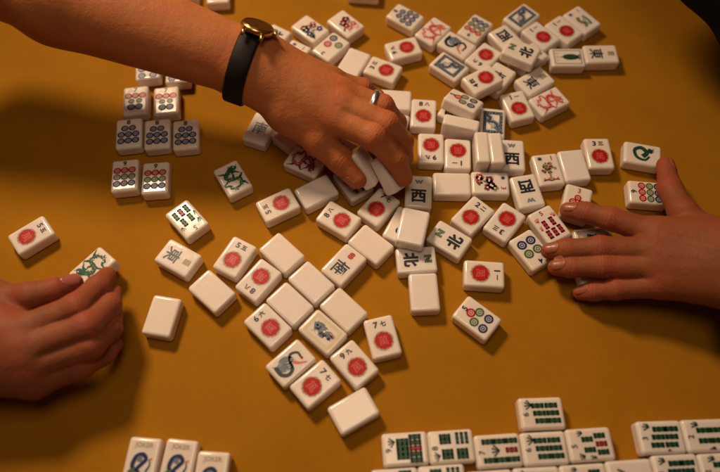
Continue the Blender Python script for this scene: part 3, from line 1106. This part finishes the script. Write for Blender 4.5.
SK1 = skin_material('skin warm', (.36, .118, .034), (.43, .150, .046), (.42, .105, .038))
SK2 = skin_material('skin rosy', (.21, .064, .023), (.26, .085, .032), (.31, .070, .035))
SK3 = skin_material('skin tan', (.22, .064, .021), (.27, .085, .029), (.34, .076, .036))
NAILP = nail_material('polished nail', (.36, .11, .085), .15, .8)
NAILN = nail_material('bare nail', (.31, .085, .034), .42, .1)

# ---- centre hand with its forearm
wr = A(243, 63, .078)
el = A(60, -4, .108)
el2 = A(-75, -62, .132)
side = np.array((0.25, 1, 0)) * .0075                       # across the wrist
side = np.cross(el - wr, (0, 0, 1)); side = side / np.linalg.norm(side) * .0060
if side[1] < 0: side = -side
side[2] += .002
ind = [A(333, 119, .060), A(374, 137, .060), A(396, 160, .044), A(404, 178, .030)]
mid = [A(341, 105, .064), A(386, 125, .062), A(402, 142, .044), A(405, 158, .028)]
rin = [A(340, 92, .062), A(382, 107, .058), A(396, 123, .040), A(399, 134, .026)]
pin = [A(330, 80, .056), A(362, 89, .046), A(376, 98, .030), A(380, 106, .020)]
thb = [A(287, 113, .056), A(318, 140, .046), A(340, 160, .036), A(357, 179, .0275)]
palmA = [
    (el2, el, .038, .032, .01), (el, wr + side * .2, .032, .021, .012),
    (el + side, wr + side, .027, .0165, .012), (el - side, wr - side, .028, .0165, .012),
    (wr + side, A(262, 68, .074) + side, .0165, .0165, .01), (wr - side, A(263, 71, .073) - side, .0165, .0165, .01),
    (A(263, 71, .073) - side, ind[0], .0165, .0105, .010), (A(262, 70, .074), mid[0], .0165, .0110, .010),
    (A(262, 66, .074), rin[0], .0165, .0105, .010), (A(262, 64, .074) + side, pin[0], .0160, .0095, .010),
    (wr - side, thb[0], .0160, .0125, .010), (thb[0], thb[1], .0125, .0110, .008), (thb[0], ind[0] - (0, 0, .008), .012, .009, .012),
]
fingA = [(ind, [.0105, .0095, .0082, .0068]), (mid, [.0108, .0096, .0082, .0068]), (rin, [.0102, .0090, .0078, .0064]),
         (pin, [.0092, .0078, .0068, .0056]), (thb[1:], [.0112, .0098, .0078])]
cr = []
for f in (ind, mid, rin, pin): cr += joints(f, [.0105, .0095, .008], (-.2, .3, 1))
cr += [(thb[2], thb[3] - thb[1], (-.3, .2, 1), .0098, 'dip'), (thb[1], thb[2] - thb[0], (-.3, .2, 1), .011, 'mcp')]
veins = [([A(300, 110, .088), A(330, 106, .080), A(352, 110, .076)], .0035, .0007), ([A(275, 78, .098), A(300, 92, .094), A(322, 96, .084)], .0030, .00035), ([A(290, 72, .096), A(312, 100, .088), A(318, 112, .08)], .0030, .00035),
         ([A(270, 66, .098), A(305, 74, .090), A(332, 84, .078)], .0030, .00030)]
for f, g in ((ind, mid), (mid, rin)):
    m4 = [(f[k] + g[k]) / 2 + np.array((0, 0, .004)) for k in range(4)]
    veins.append(([m4[0] * .3 + m4[1] * .7] + m4[1:3], .0022, -.0013))
handA, fA = build_hand('person reaching in with bare forearm, gold watch and finger ring, grasping tiles', SK1, palmA, fingA, cr,
                       lo=(-.42, -.3, -.01), hi=(.3, .45, .2), folds=veins)
for f, up in ((ind, (-.3, .8, .4)), (mid, (-.1, .9, .3)), (thb, (-.9, -.7, .15))):
    nail(fA, f[2], f[3], up, NAILN, handA)

# ---- left hand
Lth = [A(-6, 301, .038), A(30, 296, .044), A(54, 290, .042), A(74, 283, .036)]
Lin = [A(20, 333, .046), A(76, 308, .048), A(98, 287, .038), A(107, 276, .028)]
Lmi = [A(24, 350, .046), A(86, 327, .047), A(109, 306, .035), A(113, 293, .023)]
Lri = [A(28, 366, .040), A(90, 346, .040), A(110, 328, .029), A(114, 315, .018)]
Lpi = [A(34, 382, .032), A(80, 367, .031), A(104, 354, .021), A(114, 345, .0145)]
w0 = A(-60, 330, .045)
palmB = [
    (A(-200, 320, .05), w0, .034, .026, .01), (w0 + (0, .012, 0), Lin[0], .020, .0120, .01), (w0, Lmi[0], .022, .0125, .01), (w0 - (0, .010, 0), Lri[0], .021, .0120, .01),
    (w0 - (0, .02, .003), Lpi[0], .019, .0110, .01), (w0 + (0, .015, -.004), Lth[0], .018, .0120, .008), (Lth[0], Lin[0] - (0, 0, .01), .012, .009, .012),
]
fingB = [(Lin, [.0112, .0092, .0080, .0066]), (Lmi, [.0112, .0092, .0080, .0066]), (Lri, [.0108, .0090, .0078, .0064]), (Lpi, [.0100, .0083, .0073, .0060]),
         (Lth, [.0112, .0092, .0080, .0064])]
cr = []
for f in (Lin, Lmi, Lri, Lpi): cr += joints(f, [.0115, .0098, .0084], (.1, .1, 1))
cr += [(Lth[2], Lth[3] - Lth[1], (0, .2, 1), .0088, 'dip')]
gaps = []
for f, g in ((Lin, Lmi), (Lmi, Lri), (Lri, Lpi)):
    m4 = [(f[k] + g[k]) / 2 + np.array((0, 0, .004)) for k in range(4)]
    gaps.append(([m4[0] * .35 + m4[1] * .65] + m4[1:], .0026, -.0021))
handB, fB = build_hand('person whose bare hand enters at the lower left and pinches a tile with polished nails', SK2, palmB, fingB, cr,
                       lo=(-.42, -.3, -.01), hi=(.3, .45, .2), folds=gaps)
nail(fB, Lth[2], Lth[3], (.1, .25, 1), NAILP, handB, halfw=.0056, length=.012)

# ---- right hand
Rth = [A(708, 238, .034), A(683, 213, .032), A(670, 189, .026), A(665, 165, .021)]
Rin = [A(658, 234, .036), A(611, 219, .032), A(585, 212.5, .026), A(568, 210.5, .0215)]
Rmi = [A(655, 251, .037), A(600, 248, .031), A(566, 249.5, .024), A(549, 251, .0205)]
Rri = [A(657, 267, .034), A(603, 266, .028), A(571, 267, .021), A(556, 267.5, .0175)]
Rpi = [A(662, 285, .029), A(616, 289, .022), A(593, 291.5, .015), A(580, 292.5, .0105)]
w1 = A(738, 266, .046)
palmC = [
    (A(840, 330, .07), w1, .034, .026, .01), (w1 + (0, .012, 0), Rin[0], .022, .0105, .010), (w1 + (0, .003, 0), Rmi[0], .023, .0110, .010),
    (w1 - (0, .006, 0), Rri[0], .022, .0105, .010), (w1 - (0, .011, 0), Rpi[0], .019, .0098, .010), (w1 + (0, .014, -.004), Rth[0], .019, .0130, .010), (Rth[0], Rin[0], .012, .009, .012),
]
fingC = [(Rin, [.0102, .0083, .0076, .0062]), (Rmi, [.0102, .0084, .0076, .0060]), (Rri, [.0102, .0082, .0074, .0060]), (Rpi, [.0092, .0074, .0066, .0054]),
         (Rth, [.0130, .0102, .0088, .0066])]
cr = []
for f in (Rin, Rmi, Rri, Rpi): cr += joints(f, [.0102, .0083, .0076], (0, .05, 1))
cr += [(Rth[2], Rth[3] - Rth[1], (-.4, 0, 1), .0088, 'dip'), (Rth[1], Rth[2] - Rth[0], (-.2, 0, 1), .0088, 'mcp')]
tend = [([A(668, 236, .05), A(690, 240, .058), A(715, 248, .064)], .0030, .0009), ([A(660, 251, .05), A(690, 254, .058), A(715, 256, .065)], .0040, .0006),
        ([A(662, 268, .048), A(690, 267, .056), A(715, 264, .064)], .0040, .0006)]
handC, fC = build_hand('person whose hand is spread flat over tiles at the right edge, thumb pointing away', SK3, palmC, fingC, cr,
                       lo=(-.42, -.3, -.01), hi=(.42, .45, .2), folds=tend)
for f, hw in ((Rin, .0046), (Rmi, .0048), (Rri, .0047), (Rpi, .0040)):
    nail(fC, f[2], f[3], (0, .1, 1), NAILN, handC, halfw=hw, length=.0095)
nail(fC, Rth[2], Rth[3], (.9, .2, .35), NAILN, handC, halfw=.0052, length=.011)


# ------------------------------------------------------------------ wristwatch and ring
def wrist_radius(fd, c, d, start=.004):
    t = start
    for _ in range(400):
        s = fd.sample(c + d * t)[0]
        if s > 0: return t
        t += .0003
    return t


STRAP = simple('dark brown leather', (.006, .0035, .003), .6, 0, .2)
GOLD = simple('gold', (.70, .42, .14), .27, 1.0)
SILV = simple('silver', (.92, .90, .88), .32, 1.0)
DIAL = simple('black dial', (.012, .012, .014), .3, 0, .5)
GLASS = simple('watch crystal', (.02, .02, .02), .03, 0, .6)
b_, ntb, bb = nodes_of('leather grain')
wc = A(245, 66, .0768)
axd = wr - el; axd = axd / np.linalg.norm(axd)
ez = np.array((0, 0, 1.)); ez -= axd * (ez @ axd); ez /= np.linalg.norm(ez)
ey = np.cross(ez, axd)
if ey[1] < 0: ey = -ey


def band(fd, c, ax, ez, ey, halfw, thick, name, mat, parent, lift=.0003, n=72, start=.004):
    vs, fs = [], []
    prof = [(-1, 0), (-1, .6), (-.85, 1), (.85, 1), (1, .6), (1, 0)]
    R = []
    for i in range(n):
        t = 2 * math.pi * i / n
        d = ez * math.cos(t) + ey * math.sin(t)
        R.append(max(wrist_radius(fd, c + ax * (halfw * q), d, start) for q in (-1, 0, 1)))
    R = np.array(R)
    for _ in range(3): R = np.maximum(R, .5 * R + .25 * np.roll(R, 1) + .25 * np.roll(R, -1))
    for i in range(n):
        t = 2 * math.pi * i / n
        d = ez * math.cos(t) + ey * math.sin(t)
        for s, q in prof:
            vs.append(tuple(c + ax * (halfw * s) + d * (R[i] + lift - (0.0006 if q == 0 else 0) + thick * q)))
    k = len(prof)
    for i in range(n):
        for j in range(k):
            a, b = i * k + j, i * k + (j + 1) % k
            a2, b2 = ((i + 1) % n) * k + j, ((i + 1) % n) * k + (j + 1) % k
            fs.append((a, b, b2, a2))
    me = bpy.data.meshes.new(name); me.from_pydata(vs, [], fs)
    me.materials.append(mat)
    bm = bmesh.new(); bm.from_mesh(me); bmesh.ops.recalc_face_normals(bm, faces=bm.faces[:]); bm.to_mesh(me); bm.free()
    me.polygons.foreach_set('use_smooth', [True] * len(me.polygons))
    o = link(name, me, parent)
    return o, R


strap, RR = band(fA, wc, axd, ez, ey, .0074, .0018, 'watch_strap', STRAP, handA)

tw = math.radians(32)
nrm = ez * math.cos(tw) + ey * math.sin(tw)
tan = -ez * math.sin(tw) + ey * math.cos(tw)
rw = wrist_radius(fA, wc, nrm)
cc = wc + nrm * (rw + .0008) + axd * .0022


def lathe(name, prof, c, n_, x_, mat, parent, seg=40, sx=1., sy=1.):
    y_ = np.cross(n_, x_)
    vs, fs = [], []
    for r, z in prof:
        for i in range(seg):
            t = 2 * math.pi * i / seg
            vs.append(tuple(c + x_ * (r * sx * math.cos(t)) + y_ * (r * sy * math.sin(t)) + n_ * z))
    m_ = len(prof)
    for j in range(m_ - 1):
        for i in range(seg):
            fs.append((j * seg + i, j * seg + (i + 1) % seg, (j + 1) * seg + (i + 1) % seg, (j + 1) * seg + i))
    fs.append(tuple(range(seg))[::-1]); fs.append(tuple((m_ - 1) * seg + i for i in range(seg)))
    me = bpy.data.meshes.new(name); me.from_pydata(vs, [], fs)
    me.materials.append(mat)
    bm = bmesh.new(); bm.from_mesh(me); bmesh.ops.recalc_face_normals(bm, faces=bm.faces[:]); bm.to_mesh(me); bm.free()
    for p_ in me.polygons: p_.use_smooth = len(p_.vertices) < 5
    return link(name, me, parent)


case = lathe('watch_case', [(.0095, 0), (.0118, .0008), (.0124, .0022), (.0124, .0036), (.0118, .0048), (.0106, .0054), (.0101, .0049), (.0100, .0040)],
             cc, nrm, axd, GOLD, handA)
dial = lathe('dial', [(.0099, .0041), (.0099, .0044)], cc, nrm, axd, DIAL, case)
glass_ = lathe('bezel', [(.0103, .0050), (.0107, .0056), (.0111, .0052)], cc, nrm, axd, GOLD, case)
bm = bmesh.new()
for k in range(12):
    t = 2 * math.pi * k / 12
    d = axd * math.cos(t) + tan * math.sin(t); q = np.cross(nrm, d)
    pts = [cc + nrm * .0046 + d * r + q * w for r, w in ((.0074, -.0003), (.0090, -.0003), (.0090, .0003), (.0074, .0003))]
    bm.faces.new([bm.verts.new(tuple(p_)) for p_ in pts])
for L_, w_, t in ((.005, .0005, .6), (.0072, .0004, 2.4)):
    d = axd * math.cos(t) + tan * math.sin(t); q = np.cross(nrm, d)
    pts = [cc + nrm * .0047 + d * r + q * w for r, w in ((-.001, -w_), (L_, -w_ * .4), (L_, w_ * .4), (-.001, w_))]
    bm.faces.new([bm.verts.new(tuple(p_)) for p_ in pts])
me = bpy.data.meshes.new('dial_marks'); bm.to_mesh(me); bm.free(); me.materials.append(GOLD)
link('dial_marks', me, dial if False else case)
lathe('crown', [(.0006, 0), (.0016, .0002), (.0017, .0022), (.0012, .0028)], cc + nrm * .0028 + axd * .0122, axd, nrm, GOLD, case, 14)


def capsule_mesh(name, segs, mat, parent, sub=12):
    bm = bmesh.new()
    for a, b, r in segs:
        a, b = Vector(a), Vector(b)
        m_ = (b - a).to_track_quat('Z', 'Y').to_matrix().to_4x4(); m_.translation = (a + b) / 2
        bmesh.ops.create_cone(bm, cap_ends=True, segments=sub, radius1=r, radius2=r * .8, depth=(b - a).length, matrix=m_)
    for f_ in bm.faces: f_.smooth = len(f_.verts) == 4
    me = bpy.data.meshes.new(name); bm.to_mesh(me); bm.free(); me.materials.append(mat)
    return link(name, me, parent)


for sg in (-1, 1):
    for sa in (-1, 1):
        a = cc + tan * (sg * .0105) + axd * (sa * .0066) + nrm * .0028
        b = cc + tan * (sg * .0150) + axd * (sa * .0068) - nrm * .0006
        capsule_mesh('lug', [(a, b, .0015)], GOLD, case)

# the finger ring
ra_, rb_ = rin[0], rin[1]
fax = (rb_ - ra_); fax = fax / np.linalg.norm(fax)
rc = ra_ + (rb_ - ra_) * .80
rz = np.array((0, 0, 1.)); rz -= fax * (rz @ fax); rz /= np.linalg.norm(rz)
ry = np.cross(rz, fax)
rv, rf = [], []
for i in range(48):
    t = 2 * math.pi * i / 48
    d = rz * math.cos(t) + ry * math.sin(t)
    for s, q in ((-1, 0), (-1, .7), (0, 1), (1, .7), (1, 0)):
        rv.append(tuple(rc + fax * (.0023 * s) + d * (.0098 + .0011 * q)))
for i in range(48):
    for j in range(5):
        a, b = i * 5 + j, i * 5 + (j + 1) % 5
        rf.append((a, b, ((i + 1) % 48) * 5 + (j + 1) % 5, ((i + 1) % 48) * 5 + j))
me = bpy.data.meshes.new('finger_ring'); me.from_pydata(rv, [], rf); me.materials.append(SILV)
me.polygons.foreach_set('use_smooth', [True] * len(me.polygons))
link('finger_ring', me, handA)


# ------------------------------------------------------------------ dark sleeves
def cloth_material():
    m, nt, b = nodes_of('black cloth')
    b.inputs['Base Color'].default_value = (.004, .004, .005, 1)
    b.inputs['Roughness'].default_value = .9
    b.inputs['Specular IOR Level'].default_value = .15
    n = noise(nt, 700, 2)
    bump(nt, b, n.outputs['Fac'], .3, .0004)
    return m


CLOTH = cloth_material()


def sleeve(name, segs, h=.0022, folds_=(), amp=.003):
    P = [np.array(q) for s in segs for q in s[:2]]
    r = max(max(s[2], s[3]) for s in segs)
    fd = Field(np.min(P, axis=0) - r - .01, np.max(P, axis=0) + r + .01, h)
    for a, b, ra, rb in segs: fd.cone(a, b, ra, rb, .02)
    V, Q = surface_net(fd)
    V = relax(V, Q, 2)
    Nn = normals(V, Q)
    a, b = np.array(segs[0][0]), np.array(segs[0][1])
    ax = (b - a) / np.linalg.norm(b - a)
    s = (V - a) @ ax
    w = np.sin(s * 130 + 2.6 * np.sin(V[:, 0] * 45 + V[:, 2] * 50)) * .35 + np.sin(s * 60 + V[:, 1] * 70 + 2 * np.sin(V[:, 2] * 60)) * .65
    V = V + Nn * (amp * w)[:, None]
    me = bpy.data.meshes.new(name)
    me.from_pydata(V.tolist(), [], Q.tolist())
    me.polygons.foreach_set('use_smooth', [True] * len(me.polygons))
    me.materials.append(CLOTH)
    return link(name, me)


s1 = sleeve('person', [(A(722, -48, .115), A(800, 40, .090), .036, .046), (A(722, -48, .115), A(690, -120, .14), .036, .050)])
tag(s1, 'person in black clothes, only the dark sleeve showing at the far right corner', 'person')
s2 = sleeve('sleeve', [(A(774, 320, .048), A(866, 374, .07), .030, .044)], amp=.002)
s2.parent = handC

# ------------------------------------------------------------------ light
world = bpy.data.worlds.new('World')
scene.world = world
world.use_nodes = True
bg = world.node_tree.nodes['Background']
bg.inputs['Color'].default_value = (.52, .32, .22, 1)
bg.inputs['Strength'].default_value = .07


def lamp(name, loc, target, size, power, col, spread=None):
    L = bpy.data.lights.new(name, 'AREA')
    L.shape = 'DISK'; L.size = size; L.energy = power; L.color = col
    o = bpy.data.objects.new(name, L); COL.objects.link(o)
    if spread: L.spread = math.radians(spread)
    o.location = loc
    o.rotation_euler = (Vector(target) - Vector(loc)).to_track_quat('-Z', 'Y').to_euler()
    return o


lamp('ceiling_lamp', (-.445, .605, .84), (-.05, -.03, 0), .22, 2.15, (1, .73, .49), 78)
lamp('pendant_lamp', (-.01, -.06, .78), (-.06, .02, 0), .34, .64, (1, .73, .50), 120)

scene.view_settings.view_transform = 'Standard'
scene.view_settings.look = 'None'
scene.view_settings.gamma = 1
scene.view_settings.exposure = 0
scene.cycles.use_denoising = True
scene.cycles.max_bounces = 6
